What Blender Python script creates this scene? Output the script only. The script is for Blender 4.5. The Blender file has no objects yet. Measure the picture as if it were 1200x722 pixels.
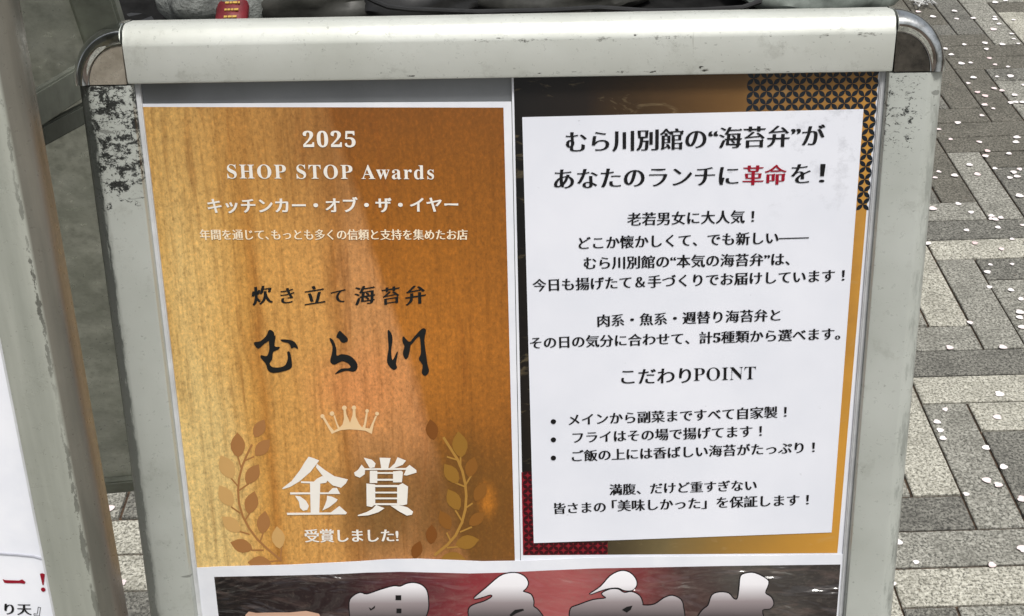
import bpy, bmesh, math, random
from mathutils import Vector, Matrix, noise
random.seed(7)
R = math.radians
S = bpy.context.scene
C = S.collection
# ------------------------------------------------------------------ camera
CAM_H = 1.5
FPX = 1450.0                      # focal length in pixels of a 1200 px wide picture
PITCH = R(35.309); ROLL = R(-1.6764)
F = Vector((0, math.cos(PITCH), -math.sin(PITCH)))
r0 = Vector((1, 0, 0)); u0 = r0.cross(F)
RT = r0 * math.cos(ROLL) + u0 * math.sin(ROLL)
UP = u0 * math.cos(ROLL) - r0 * math.sin(ROLL)
cam = bpy.data.objects.new('camera', bpy.data.cameras.new('camera')); C.objects.link(cam)
cam.data.sensor_width = 36; cam.data.lens = 36 * FPX / 1200
cam.data.clip_start = 0.02; cam.data.clip_end = 1000
m3 = Matrix((RT, UP, -F)).transposed()
cam.matrix_world = Matrix.Translation((0, 0, CAM_H)) @ m3.to_4x4()
S.camera = cam
EYE = Vector((0, 0, CAM_H))
# ------------------------------------------------------------------ light
SUN_EL, SUN_AZ = R(70), R(155)    # azimuth measured clockwise from +Y
W = bpy.data.worlds.new('World'); S.world = W; W.use_nodes = True
nt = W.node_tree
sky = nt.nodes.new('ShaderNodeTexSky'); sky.sky_type = 'NISHITA'; sky.sun_disc = False
sky.sun_elevation = SUN_EL; sky.sun_rotation = SUN_AZ; sky.dust_density = 6; sky.air_density = 1.2
hs = nt.nodes.new('ShaderNodeHueSaturation'); hs.inputs['Saturation'].default_value = 0.28
nt.links.new(sky.outputs[0], hs.inputs['Color'])
bg = nt.nodes['Background']; bg.inputs[1].default_value = 0.105
nt.links.new(hs.outputs[0], bg.inputs[0])
sun = bpy.data.objects.new('sun', bpy.data.lights.new('sun', 'SUN')); C.objects.link(sun)
sun.data.energy = 2.65; sun.data.angle = R(14); sun.data.color = (1, .97, .92)
sd = Vector((math.sin(SUN_AZ) * math.cos(SUN_EL), math.cos(SUN_AZ) * math.cos(SUN_EL), math.sin(SUN_EL)))
sun.rotation_euler = sd.to_track_quat('Z', 'Y').to_euler(); sun.location = (0, -2, 5)
S.view_settings.view_transform = 'Standard'; S.view_settings.look = 'None'
S.view_settings.exposure = 0.0; S.view_settings.gamma = 1

# ------------------------------------------------------------------ measuring helpers
def ray(px, py): return F + RT * ((px - 600) / FPX) - UP * ((py - 361) / FPX)
def on_plane(px, py, o, n):
    d = ray(px, py); return EYE + d * ((o - EYE).dot(n) / d.dot(n))
def on_ground(px, py, z=0.0): return on_plane(px, py, Vector((0, 0, z)), Vector((0, 0, 1)))

def board_matrix(lean, yaw, origin):
    rz = Matrix.Rotation(yaw, 3, 'Z')
    u = rz @ Vector((1, 0, 0)); d = rz @ Vector((0, -math.sin(lean), -math.cos(lean)))
    m = Matrix((u, -d, u.cross(-d))).transposed().to_4x4()
    return Matrix.Translation(origin) @ m
BM = board_matrix(R(16.073), R(-1.7077), Vector((-.20381, .63046, CAM_H - .28813)))
BM = Matrix.Translation(BM.to_3x3() @ Vector((0, 0, -.0072))) @ BM   # the measured edges are the lips, 7 mm proud of the board
BI = BM.inverted()
def uv(px, py, M=None, z=0.0):
    """pixel measured in the photograph -> board coordinates in metres (x right, y up)"""
    M = M or BM
    n = M.to_3x3() @ Vector((0, 0, 1)); p = on_plane(px, py, M @ Vector((0, 0, z)), n)
    q = M.inverted() @ p; return q.x, q.y

# ------------------------------------------------------------------ object helpers
def tag(o, label=None, cat=None, group=None, kind=None):
    for k, v in (('label', label), ('category', cat), ('group', group), ('kind', kind)):
        if v: o[k] = v
    return o
def empty(name, M, **k):
    o = bpy.data.objects.new(name, None); C.objects.link(o); o.matrix_world = M; o.empty_display_size = .05
    return tag(o, **k)
def link(name, me, mat, parent=None, M=None):
    """link a mesh; M is its world matrix"""
    if mat is not None and not me.materials:
        for m in (mat if isinstance(mat, (list, tuple)) else [mat]): me.materials.append(m)
    o = bpy.data.objects.new(name, me); C.objects.link(o)
    M = M if M is not None else Matrix.Identity(4)
    if parent is not None:
        o.parent = parent; o.matrix_local = WM[parent].inverted() @ M
    else: o.matrix_world = M
    WM[o] = M
    return o
WM = {}
def root(name, M, **k):
    o = empty(name, M, **k); WM[o] = M; return o
def bm_mesh(bm, smooth=False, sharp=None):
    me = bpy.data.meshes.new('m'); bmesh.ops.recalc_face_normals(bm, faces=bm.faces); bm.to_mesh(me); bm.free()
    if smooth:
        for p in me.polygons: p.use_smooth = True
        me.set_sharp_from_angle(angle=sharp or R(35))
    return me
def box(bm, a, b, bev=0):
    vs = [bm.verts.new((x, y, z)) for x in (a[0], b[0]) for y in (a[1], b[1]) for z in (a[2], b[2])]
    fs = [bm.faces.new([vs[i] for i in q]) for q in ((0, 1, 3, 2), (4, 6, 7, 5), (0, 4, 5, 1), (2, 3, 7, 6), (0, 2, 6, 4), (1, 5, 7, 3))]
    if bev:
        es = list({e for f in fs for e in f.edges}); bmesh.ops.bevel(bm, geom=es, offset=bev, segments=2, affect='EDGES')
def tube(bm, pts, r, n=8):
    rings = []
    for i, p in enumerate(pts):
        p = Vector(p); a = Vector(pts[max(i - 1, 0)]); b = Vector(pts[min(i + 1, len(pts) - 1)])
        t = (b - a).normalized(); s = t.orthogonal().normalized() if i == 0 else (s - t * s.dot(t)).normalized()
        q = t.cross(s); rr = r[i] if isinstance(r, (list, tuple)) else r
        rings.append([bm.verts.new(p + (s * math.cos(k * 2 * math.pi / n) + q * math.sin(k * 2 * math.pi / n)) * rr) for k in range(n)])
    for a, b in zip(rings, rings[1:]):
        for k in range(n): bm.faces.new((a[k], a[(k + 1) % n], b[(k + 1) % n], b[k]))
    bm.faces.new(rings[0][::-1]); bm.faces.new(rings[-1])
def sweep(bm, prof, o, along, outw, up, length):
    """prism of an open profile (t, z): t measured from the outer edge inwards"""
    o, along, outw, up = map(Vector, (o, along, outw, up)); A = []; B = []
    for t, z in prof:
        p = o - outw * t + up * z; A.append(bm.verts.new(p)); B.append(bm.verts.new(p + along * length))
    n = len(prof)
    for i in range(n): bm.faces.new((A[i], A[(i + 1) % n], B[(i + 1) % n], B[i]))
    bm.faces.new(A[::-1]); bm.faces.new(B)

# ------------------------------------------------------------------ materials
def srgb(r, g, b):
    f = lambda c: c / 255 / 12.92 if c <= 10 else ((c / 255 + .055) / 1.055) ** 2.4
    return (f(r), f(g), f(b), 1)
class Mat:
    def __init__(s, name, base=(.5, .5, .5, 1), rough=.5, metal=0, coat=0, coat_rough=.1, spec=.5):
        s.m = bpy.data.materials.new(name); s.m.use_nodes = True; s.t = s.m.node_tree
        s.b = s.t.nodes['Principled BSDF']; s.set('Base Color', base); s.set('Roughness', rough); s.set('Metallic', metal)
        s.set('Coat Weight', coat); s.set('Coat Roughness', coat_rough); s.set('Specular IOR Level', spec)
        s.co = None
    def set(s, k, v):
        if hasattr(v, 'is_linked') or hasattr(v, 'links'): s.t.links.new(v, s.b.inputs[k])
        else: s.b.inputs[k].default_value = v
    def n(s, typ, **k):
        nd = s.t.nodes.new(typ)
        for a, v in k.items():
            if hasattr(nd, a): setattr(nd, a, v)
        return nd
    def plug(s, v, sock):
        if hasattr(v, 'is_linked'): s.t.links.new(v, sock)
        else: sock.default_value = v
    def coords(s, kind='Object', scale=(1, 1, 1), rot=(0, 0, 0), loc=(0, 0, 0)):
        if kind == 'World': src = s.n('ShaderNodeNewGeometry').outputs['Position']
        else: src = s.n('ShaderNodeTexCoord').outputs[kind]
        mp = s.n('ShaderNodeMapping'); s.t.links.new(src, mp.inputs[0])
        mp.inputs['Scale'].default_value = scale; mp.inputs['Rotation'].default_value = rot; mp.inputs['Location'].default_value = loc
        return mp.outputs[0]
    def noise(s, vec, scale=5, detail=4, rough=.6, dist=0, out=0):
        nd = s.n('ShaderNodeTexNoise'); s.t.links.new(vec, nd.inputs['Vector'])
        nd.inputs['Scale'].default_value = scale; nd.inputs['Detail'].default_value = detail
        nd.inputs['Roughness'].default_value = rough; nd.inputs['Distortion'].default_value = dist
        return nd.outputs[out]
    def voro(s, vec, scale=5, feature='F1', out=0):
        nd = s.n('ShaderNodeTexVoronoi', feature=feature); s.t.links.new(vec, nd.inputs['Vector']); nd.inputs['Scale'].default_value = scale
        return nd.outputs[out]
    def rng(s, v, a, b, c=0, d=1, smooth=False):
        nd = s.n('ShaderNodeMapRange'); nd.interpolation_type = 'SMOOTHSTEP' if smooth else 'LINEAR'
        s.plug(v, nd.inputs[0])
        for i, q in enumerate((a, b, c, d)): nd.inputs[i + 1].default_value = q
        return nd.outputs[0]
    def math(s, op, a, b=0, clamp=False):
        nd = s.n('ShaderNodeMath', operation=op); nd.use_clamp = clamp; s.plug(a, nd.inputs[0]); s.plug(b, nd.inputs[1]); return nd.outputs[0]
    def mix(s, f, a, b, blend='MIX'):
        nd = s.n('ShaderNodeMix', data_type='RGBA', blend_type=blend); s.plug(f, nd.inputs[0]); s.plug(a, nd.inputs[6]); s.plug(b, nd.inputs[7])
        return nd.outputs[2]
    def ramp(s, f, stops):
        nd = s.n('ShaderNodeValToRGB'); s.plug(f, nd.inputs[0]); e = nd.color_ramp.elements
        while len(e) < len(stops): e.new(.5)
        for el, (p, c) in zip(e, stops): el.position = p; el.color = c
        return nd.outputs[0]
    def sep(s, vec):
        nd = s.n('ShaderNodeSeparateXYZ'); s.t.links.new(vec, nd.inputs[0]); return nd.outputs
    def bump(s, h, strength=.3, dist=.001, coat=False):
        nd = s.n('ShaderNodeBump'); s.plug(h, nd.inputs['Height']); nd.inputs['Strength'].default_value = strength; nd.inputs['Distance'].default_value = dist
        s.t.links.new(nd.outputs[0], s.b.inputs['Coat Normal' if coat else 'Normal'])

FRAME_C = srgb(199, 203, 193)
def frame_mat(name, kind):
    """white painted aluminium with scuffs; object coordinates are board metres"""
    M = Mat(name, FRAME_C, rough=.42, spec=.45)
    co = M.coords(); x, y, z = M.sep(co)[:3]
    big = M.noise(co, 14, 3); fine = M.noise(M.coords(scale=(1, 1, 1)), 260, 4, .7)
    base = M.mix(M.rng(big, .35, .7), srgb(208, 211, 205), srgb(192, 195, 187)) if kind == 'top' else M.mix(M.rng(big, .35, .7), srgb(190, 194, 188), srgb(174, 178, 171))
    grime = M.rng(M.noise(co, 60, 6, .75), .56, .72)
    base = M.mix(M.math('MULTIPLY', grime, .3), base, srgb(118, 117, 106))
    specks = M.rng(M.noise(co, 330, 2, .5), .71, .74)
    if kind == 'top':
        # scratches gather along the ridge and the lower edge of the bar, mostly on its right half
        ridge = M.math('SUBTRACT', 1, M.rng(M.math('ABSOLUTE', M.math('SUBTRACT', y, .0205)), .0, .0035, smooth=True))
        low = M.math('SUBTRACT', 1, M.rng(M.math('ABSOLUTE', M.math('SUBTRACT', y, .0025)), .0, .003, smooth=True))
        side = M.rng(x, .08, .22, .35, 1)
        nz = M.noise(M.coords(scale=(1, 2.4, 2)), 75, 6, .78)
        k = M.math('MULTIPLY', M.math('MAXIMUM', ridge, low), side)
        mark = M.rng(M.math('ADD', nz, M.math('MULTIPLY', k, .19)), .74, .80)
        base = M.mix(M.math('MULTIPLY', mark, .62), base, srgb(70, 66, 56))
        mark2 = M.rng(M.math('ADD', M.noise(M.coords(scale=(1, 2.5, 2)), 150, 3, .6), M.math('MULTIPLY', k, .1)), .745, .77)
        base = M.mix(M.math('MULTIPLY', mark2, .9), base, srgb(35, 32, 28))
        drip = M.rng(M.noise(M.coords(scale=(3, .35, 1)), 60, 3, .6), .70, .74)
        base = M.mix(M.math('MULTIPLY', drip, .3), base, srgb(110, 108, 96))
    if kind in ('left', 'right'):
        nearx = M.rng(y, -.085, -.045, 0, 1, smooth=True) if kind == 'left' else M.math('MULTIPLY', M.rng(y, -.07, -.03, 0, 1, smooth=True), M.rng(x, .436, .428, .35, 1))
        nz = M.noise(M.coords(scale=(1, 1.25, 1)), 120 if kind == 'left' else 190, 8, .8, .3); nz2 = M.noise(M.coords(scale=(1, 1.6, 1)), 300, 5, .75, .6)
        blk = M.rng(M.math('ADD', nz, M.math('MULTIPLY', nearx, .15 if kind == 'left' else .07)), .655, .675)
        blk2 = M.rng(M.math('ADD', nz2, M.math('MULTIPLY', nearx, .13 if kind == 'left' else .12)), .69, .71)
        both = M.math('MAXIMUM', blk, blk2)
        both = M.math('MULTIPLY', both, M.rng(nearx, 0, .3))
        base = M.mix(M.math('MULTIPLY', both, .95), base, srgb(22, 23, 23))
        outer = -.0225 if kind == 'left' else .4365
        sgn = -1 if kind == 'left' else 1
        e = M.rng(M.math('MULTIPLY', M.math('SUBTRACT', x, outer), sgn), -.0035, .0045, 0, 1, smooth=True)
        rub = M.rng(M.math('ADD', M.noise(M.coords(scale=(1.6, .35, 1)), 110, 6, .75), M.math('MULTIPLY', e, .38 if kind == 'left' else .16)), .60, .74)
        up = M.rng(y, -.50, -.05, .35, .95) if kind == 'left' else M.rng(y, -.36, -.1, .9, .6)
        amt = M.math('MULTIPLY', M.math('MULTIPLY', rub, M.rng(e, .05, .5)), M.math('MULTIPLY', up, 1.0 if kind == 'left' else .5))
        base = M.mix(amt, base, srgb(62, 66, 63))
        line = M.rng(M.noise(M.coords(scale=(.6, 3.2, 1), rot=(0, 0, .5)), 34, 2, .5), .735, .745)
        base = M.mix(M.math('MULTIPLY', line, .5), base, srgb(60, 60, 55))
    if kind == 'neighbour':
        e = M.math('SUBTRACT', 1, M.rng(M.math('ABSOLUTE', M.math('SUBTRACT', x, NB_RIDGE)), .0, .0028, smooth=True))
        rub = M.rng(M.math('ADD', M.noise(M.coords(scale=(1.6, .6, 1)), 120, 6, .75), M.math('MULTIPLY', e, .24)), .69, .73)
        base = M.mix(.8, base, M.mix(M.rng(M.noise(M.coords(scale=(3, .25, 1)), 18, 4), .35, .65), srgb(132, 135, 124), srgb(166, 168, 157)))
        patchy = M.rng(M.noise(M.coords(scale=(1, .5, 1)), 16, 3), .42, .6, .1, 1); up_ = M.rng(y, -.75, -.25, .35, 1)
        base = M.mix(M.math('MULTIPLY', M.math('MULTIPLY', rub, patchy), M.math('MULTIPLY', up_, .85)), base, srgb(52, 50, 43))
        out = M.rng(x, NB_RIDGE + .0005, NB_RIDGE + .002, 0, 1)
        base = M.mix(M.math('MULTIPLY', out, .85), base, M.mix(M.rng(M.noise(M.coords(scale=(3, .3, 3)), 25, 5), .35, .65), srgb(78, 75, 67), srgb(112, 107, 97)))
    base = M.mix(M.math('MULTIPLY', specks, .35), base, srgb(80, 78, 70))
    M.set('Base Color', base)
    M.set('Metallic', .15); M.set('Roughness', M.rng(fine, .3, .7, .24, .46)); M.bump(M.math('ADD', M.math('MULTIPLY', fine, .2), M.math('ADD', big, M.math('MULTIPLY', grime, .4))), .25, .0009)
    return M.m
NB_W, NB_H = .584, .831
NB_RIDGE = NB_W + .0215

def chrome():
    M = Mat('chrome', srgb(205, 208, 208), rough=.12, metal=1); co = M.coords()
    M.set('Roughness', M.rng(M.noise(co, 160, 5, .7), .4, .75, .04, .22))
    M.set('Base Color', M.mix(M.rng(M.noise(co, 70, 5, .7), .5, .75), srgb(232, 235, 235), srgb(150, 150, 144)))
    M.bump(M.noise(co, 40, 3), .1, .002); return M.m
def cap_plate(c1, c2, metal=.9):
    M = Mat('brushed_cap_plate', c1, rough=.3, metal=metal); co = M.coords()
    M.set('Base Color', M.mix(M.rng(M.noise(co, 110, 6, .7), .35, .65), c1, c2))
    M.set('Roughness', M.rng(M.noise(co, 200, 5, .7), .4, .7, .25, .5)); M.bump(M.noise(co, 300, 3), .12, .0005); return M.m
CHROME = chrome(); CAPL = cap_plate(srgb(182, 174, 160), srgb(150, 142, 128), .35); CAPR = cap_plate(srgb(112, 106, 96), srgb(78, 74, 68))  # pale left and dark right plates: their reflections are painted into the base colours
def plain(name, c, rough=.5, metal=0, var=.12, scale=60, coat=0, spec=.5, bump=.1):
    M = Mat(name, c, rough=rough, metal=metal, coat=coat, spec=spec); co = M.coords()
    dark = tuple(v * (1 - 2.2 * var) for v in c[:3]) + (1,); lite = tuple(min(1, v * (1 + var)) for v in c[:3]) + (1,)
    M.set('Base Color', M.mix(M.rng(M.noise(co, scale, 5, .65), .3, .7), dark, lite))
    if bump: M.bump(M.noise(co, scale * 3, 4), bump, .0008)
    return M.m
def printed(name, c, rough=.38, c2=None):
    """flat ink or paper under the clear cover sheet"""
    M = Mat(name, c, rough=rough, coat=.35, coat_rough=.12, spec=.25); co = M.coords()
    M.set('Base Color', M.mix(M.rng(M.noise(co, 35, 4), .35, .7), c, c2 or tuple(v * .94 for v in c[:3]) + (1,)))
    M.bump(M.noise(co, 9, 2), .35, .003, coat=True); return M.m
INK = printed('black_ink', srgb(22, 22, 24)); RED = printed('red_ink', srgb(150, 18, 40)); WHITE = printed('white_ink', srgb(238, 234, 226))
WHITE_DIM = printed('white_ink_small', srgb(248, 232, 204)); PAPER = printed('white_paper', srgb(232, 234, 240), c2=srgb(222, 225, 233))
INKB = printed('brush_ink', srgb(28, 30, 30))
LIP = plain('lip_plastic', srgb(202, 204, 206), .35, var=.1, scale=40)
GREY_BACK = plain('grey_backing', srgb(128, 131, 133), .3, var=.07, scale=20, coat=.6)

# ------------------------------------------------------------------ snap-frame sign
PROF = [(0, -.013), (0, 0), (.0010, .0038), (.0035, .0072), (.0088, .0096), (.0100, .0099), (.0108, .0099), (.0292, .0084), (.0306, .0078), (.0310, .0070), (.0310, -.013)]
T = .031
def cap_corner(cx, cy, sx, sy, rx, ry):
    """quarter-round corner: bullnose ring + flat inset plate (returned separately)"""
    prof = [(.655, .0098), (.672, .0098), (.69, .0104), (.73, .0112), (.79, .0120), (.86, .0114), (.92, .0096), (.965, .0066), (.99, .0032), (1.0, 0), (1.0, -.0135), (.655, -.0135)]
    bm = bmesh.new(); N = 28; rings = []
    for k in range(N + 1):
        a = k / N * math.pi / 2; c, s = math.cos(a), math.sin(a)
        rings.append([bm.verts.new((cx + sx * c * rx * p, cy + sy * s * ry * p, z)) for p, z in prof])
    n = len(prof)
    for a, b in zip(rings, rings[1:]):
        for i in range(n): bm.faces.new((a[i], a[(i + 1) % n], b[(i + 1) % n], b[i]))
    bm.faces.new(rings[0][::-1]); bm.faces.new(rings[-1])
    ring = bm_mesh(bm, True, R(50))
    bm = bmesh.new(); top = []; bot = []
    for z, L in ((.0092, top), (-.0134, bot)):
        L.append(bm.verts.new((cx, cy, z)))
        for k in range(N + 1):
            a = k / N * math.pi / 2; L.append(bm.verts.new((cx + sx * math.cos(a) * rx * .652, cy + sy * math.sin(a) * ry * .652, z)))
    for L in (top, bot): bm.faces.new(L)
    for i in range(len(top)):
        j = (i + 1) % len(top); bm.faces.new((top[i], top[j], bot[j], bot[i]))
    return ring, bm_mesh(bm)
def build_sign(name, M, w, h, mats, label, lean, caps=(CAPL, CAPR), gap=.016):
    """M: world matrix of the visible opening's top left corner. Returns the root Empty."""
    ml, mr, mt = mats
    o = M.translation; fwd = M.to_3x3() @ Vector((0, -1, 0))
    L = o.z / -fwd.z                                    # length of an upright from opening top to the ground
    foot = M @ Vector((w / 2, -L, 0))
    yaw = math.atan2((M.to_3x3() @ Vector((1, 0, 0))).y, (M.to_3x3() @ Vector((1, 0, 0))).x)
    rt = root(name, Matrix.Translation((foot.x, foot.y, 0)) @ Matrix.Rotation(yaw, 4, 'Z'), label=label, cat='sign')
    def part(nm, bm, mat, par=rt, smooth=True, MM=M): return link(nm, bm_mesh(bm, smooth) if not isinstance(bm, bpy.types.Mesh) else bm, mat, par, MM)
    bm = bmesh.new(); sweep(bm, [(t - .0012 if i < 4 else t, z) for i, (t, z) in enumerate(PROF)], (-.0020 + .0005, T, 0), (1, 0, 0), (0, 1, 0), (0, 0, 1), w + .0030); part('top_rail', bm, mt)
    bm = bmesh.new(); sweep(bm, PROF, (-.0015, -h - T, 0), (1, 0, 0), (0, -1, 0), (0, 0, 1), w + .0030); part('bottom_rail', bm, mt)
    for s, m in ((-1, ml), (1, mr)):
        bm = bmesh.new(); xo = -T if s < 0 else w + T
        sweep(bm, PROF, (xo, -.0006, 0), (0, -1, 0), (s, 0, 0), (0, 0, 1), L - .0006 - .006); up = part('upright', bm, m)
        # screw on the foot
        bm = bmesh.new(); xm = xo - s * .0155; ly = -L + .006
        tube(bm, [(xm, ly + .012, -.004), (xm, ly - .004, -.004)], .0125, 12); part('foot_cap', bm, RUBBER, up)
        cx = -.0022 if s < 0 else w + .0022
        ring, plate = cap_corner(cx, .0002, s, 1, T - (.0016 if s > 0 else .0004), T + .0014)
        cc = part('corner_cap', ring, CHROME); part('cap_plate', plate, caps[0 if s < 0 else 1], cc)
    bm = bmesh.new(); box(bm, (-.004, -h - .004, -.0045), (w + .004, .004, -.0015)); part('backing_board', bm, GREY_BACK, smooth=False)
    for a, b in (((-.0002, -h), (.0028, 0)), ((w - .0028, -h), (w + .0002, 0))):
        bm = bmesh.new(); box(bm, (a[0], a[1], -.0012), (b[0], b[1], .0026), .0006); part('inner_lip', bm, LIP)
    # rear leaf, hinged at the top and leaning the other way
    hinge = M @ Vector((0, T * .6, -gap))
    RM = board_matrix(-lean, yaw, hinge); L2 = hinge.z / math.cos(lean)
    return rt, RM, L2, part

RUBBER = plain('black_rubber', (.03, .03, .03, 1), .7)
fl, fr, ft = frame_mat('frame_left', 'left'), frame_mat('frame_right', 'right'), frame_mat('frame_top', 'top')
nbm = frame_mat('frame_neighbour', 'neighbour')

def galvanised():
    M = Mat('galvanised_sheet', (.4, .4, .38, 1), rough=.3, metal=.45); co = M.coords()
    n1 = M.noise(co, 22, 6, .7); n2 = M.noise(M.coords(scale=(1, 1, 1)), 130, 5, .7)
    c = M.mix(M.rng(n1, .35, .68), srgb(188, 192, 182), srgb(232, 234, 226))
    c = M.mix(M.math('MULTIPLY', M.rng(n2, .5, .7), .5), c, srgb(160, 164, 153))
    M.set('Base Color', c); M.set('Roughness', M.rng(n2, .35, .7, .26, .5)); M.bump(M.noise(M.coords(scale=(1, 1, 1)), 7, 3, .5), .5, .02); return M.m
GALV = galvanised()
RAIL = plain('dull_aluminium', srgb(150, 154, 143), .4, .35, .14, 50)
RAILD = plain('dark_aluminium', srgb(104, 108, 100), .42, .35, .16, 50)

def rear_leaf(part, RM, L2, w, sheet_v, rt, rail_h=.022):
    """uprights, sheet, bottom rail of the rear leaf; local coords x right, y up from the hinge, z towards the front"""
    for s in (-1, 1):
        x0 = -T if s < 0 else w + .004
        bm = bmesh.new(); box(bm, (x0, -L2 + .004, -.012), (x0 + .027, -.002, .002), .002); u_ = part('rear_upright', bm, RAIL, MM=RM)
        bm = bmesh.new(); box(bm, (x0 - .0005, -L2, -.0125), (x0 + .0275, -L2 + .0035, .0025), 0); part('foot_cap', bm, RUBBER, u_, MM=RM)
    bm = bmesh.new(); box(bm, (-.004, -sheet_v, -.006), (w + .004, -.01, -.003)); part('back_sheet', bm, GALV, smooth=False, MM=RM)
    bm = bmesh.new(); box(bm, (-.0038, -sheet_v - rail_h, -.0135), (w + .0038, -sheet_v, .0035), .0015); part('rear_rail', bm, RAIL, MM=RM)

# --- the sign in the middle
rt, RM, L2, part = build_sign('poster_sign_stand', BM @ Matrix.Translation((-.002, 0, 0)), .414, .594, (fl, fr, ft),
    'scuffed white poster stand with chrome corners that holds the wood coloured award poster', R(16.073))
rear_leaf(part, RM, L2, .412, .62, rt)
for s in (0, 1):
    bm = bmesh.new(); x = -.012 if s == 0 else .424
    a = BM @ Vector((x, -.50, -.014)); ra = RM @ Vector((x, -.50, .004)); tube(bm, [a, ra], .004, 8)
    part('stay', bm, RAIL, MM=Matrix.Identity(4))

# --- its neighbour on the left
NLEAN, NYAW = R(17), R(5.5)
pe = EYE + ray(119, 600) * .63
m_ = board_matrix(NLEAN, NYAW, Vector((0, 0, 0)))
NO = pe - m_.to_3x3() @ Vector((NB_W + T, 0, .002))
dn = m_.to_3x3() @ Vector((0, -1, 0))
NO = NO + dn * ((NO.z - 1.50) / -dn.z)
NM = board_matrix(NLEAN, NYAW, NO)
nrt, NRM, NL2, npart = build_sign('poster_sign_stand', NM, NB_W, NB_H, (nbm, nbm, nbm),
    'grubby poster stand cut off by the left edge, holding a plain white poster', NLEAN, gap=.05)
nn = NRM.to_3x3() @ Vector((0, 0, 1))
q = NRM.inverted() @ on_plane(140, 562, NRM.translation, nn)
rear_leaf(npart, NRM, NL2, NB_W, -q.y, nrt, .020)
# folding stay between the two leaves: an upper and a lower flat bar
def stay_bar(pa, pb, hh, th, mat, nm='stay'):
    a, b = Vector(pa), Vector(pb); d = (b - a).normalized(); side = d.cross(Vector((0, 0, 1))).normalized(); up = side.cross(d)
    bm = bmesh.new(); V = [bm.verts.new(p + side * sx * th / 2 + up * sz * hh / 2) for p in (a, b) for sx in (-1, 1) for sz in (-1, 1)]
    for f in ((0, 1, 3, 2), (4, 6, 7, 5), (0, 4, 5, 1), (2, 3, 7, 6), (0, 2, 6, 4), (1, 5, 7, 3)): bm.faces.new([V[i] for i in f])
    bmesh.ops.bevel(bm, geom=list(bm.edges), offset=th * .2, segments=2, affect='EDGES')
    return npart(nm, bm, mat, MM=Matrix.Identity(4))
fa = EYE + ray(38, 130) * .70
rb = on_plane(104, 88, NRM.translation + nn * .012, nn)

bm_a = stay_bar(fa, rb, .020, .006, RAIL); fb = fa - Vector((0, 0, .016)); rb2 = rb - Vector((0, 0, .022))
stay_bar(fb, rb2, .012, .006, RAILD)

# ------------------------------------------------------------------ flat print on the sheets
def poly(bm, pts, z):
    vs = [bm.verts.new((x, y, z)) for x, y in pts]
    try: f = bm.faces.new(vs)
    except ValueError: return
    return f
def flat(name, polys, mat, par, M, z=0, step=.00003):
    bm = bmesh.new()
    for i, p in enumerate(polys): poly(bm, p, z + step * i)
    bmesh.ops.triangulate(bm, faces=bm.faces)
    for f in bm.faces:
        f.normal_update()
        if f.normal.z < 0: f.normal_flip()
    me = bpy.data.meshes.new('m'); bm.to_mesh(me); bm.free()
    return link(name, me, mat, par, M)
def smooth_pts(pts, n=4):
    """closed Catmull-Rom through the points"""
    out = []; N = len(pts)
    for i in range(N):
        p0, p1, p2, p3 = (Vector(pts[(i + k - 1) % N]) for k in range(4))
        for k in range(n):
            t = k / n
            out.append(tuple(.5 * ((2 * p1) + (p2 - p0) * t + (2 * p0 - 5 * p1 + 4 * p2 - p3) * t * t + (3 * p1 - p0 - 3 * p2 + p3) * t ** 3)))
    return out
_cache = {}
def glyphs(body, space=1.0):
    k = (body, space)
    if k in _cache: return _cache[k]
    c = bpy.data.curves.new('t', 'FONT'); c.body = body; c.size = 1; c.resolution_u = 4; c.space_character = space
    o = bpy.data.objects.new('t', c); C.objects.link(o); dg = bpy.context.evaluated_depsgraph_get()
    me = bpy.data.meshes.new_from_object(o.evaluated_get(dg))
    vs = [Vector((v.co.x, v.co.y)) for v in me.vertices]; fs = [tuple(p.vertices) for p in me.polygons]
    bpy.data.objects.remove(o); bpy.data.curves.remove(c); bpy.data.meshes.remove(me)
    _cache[k] = (vs, fs); return vs, fs
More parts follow.
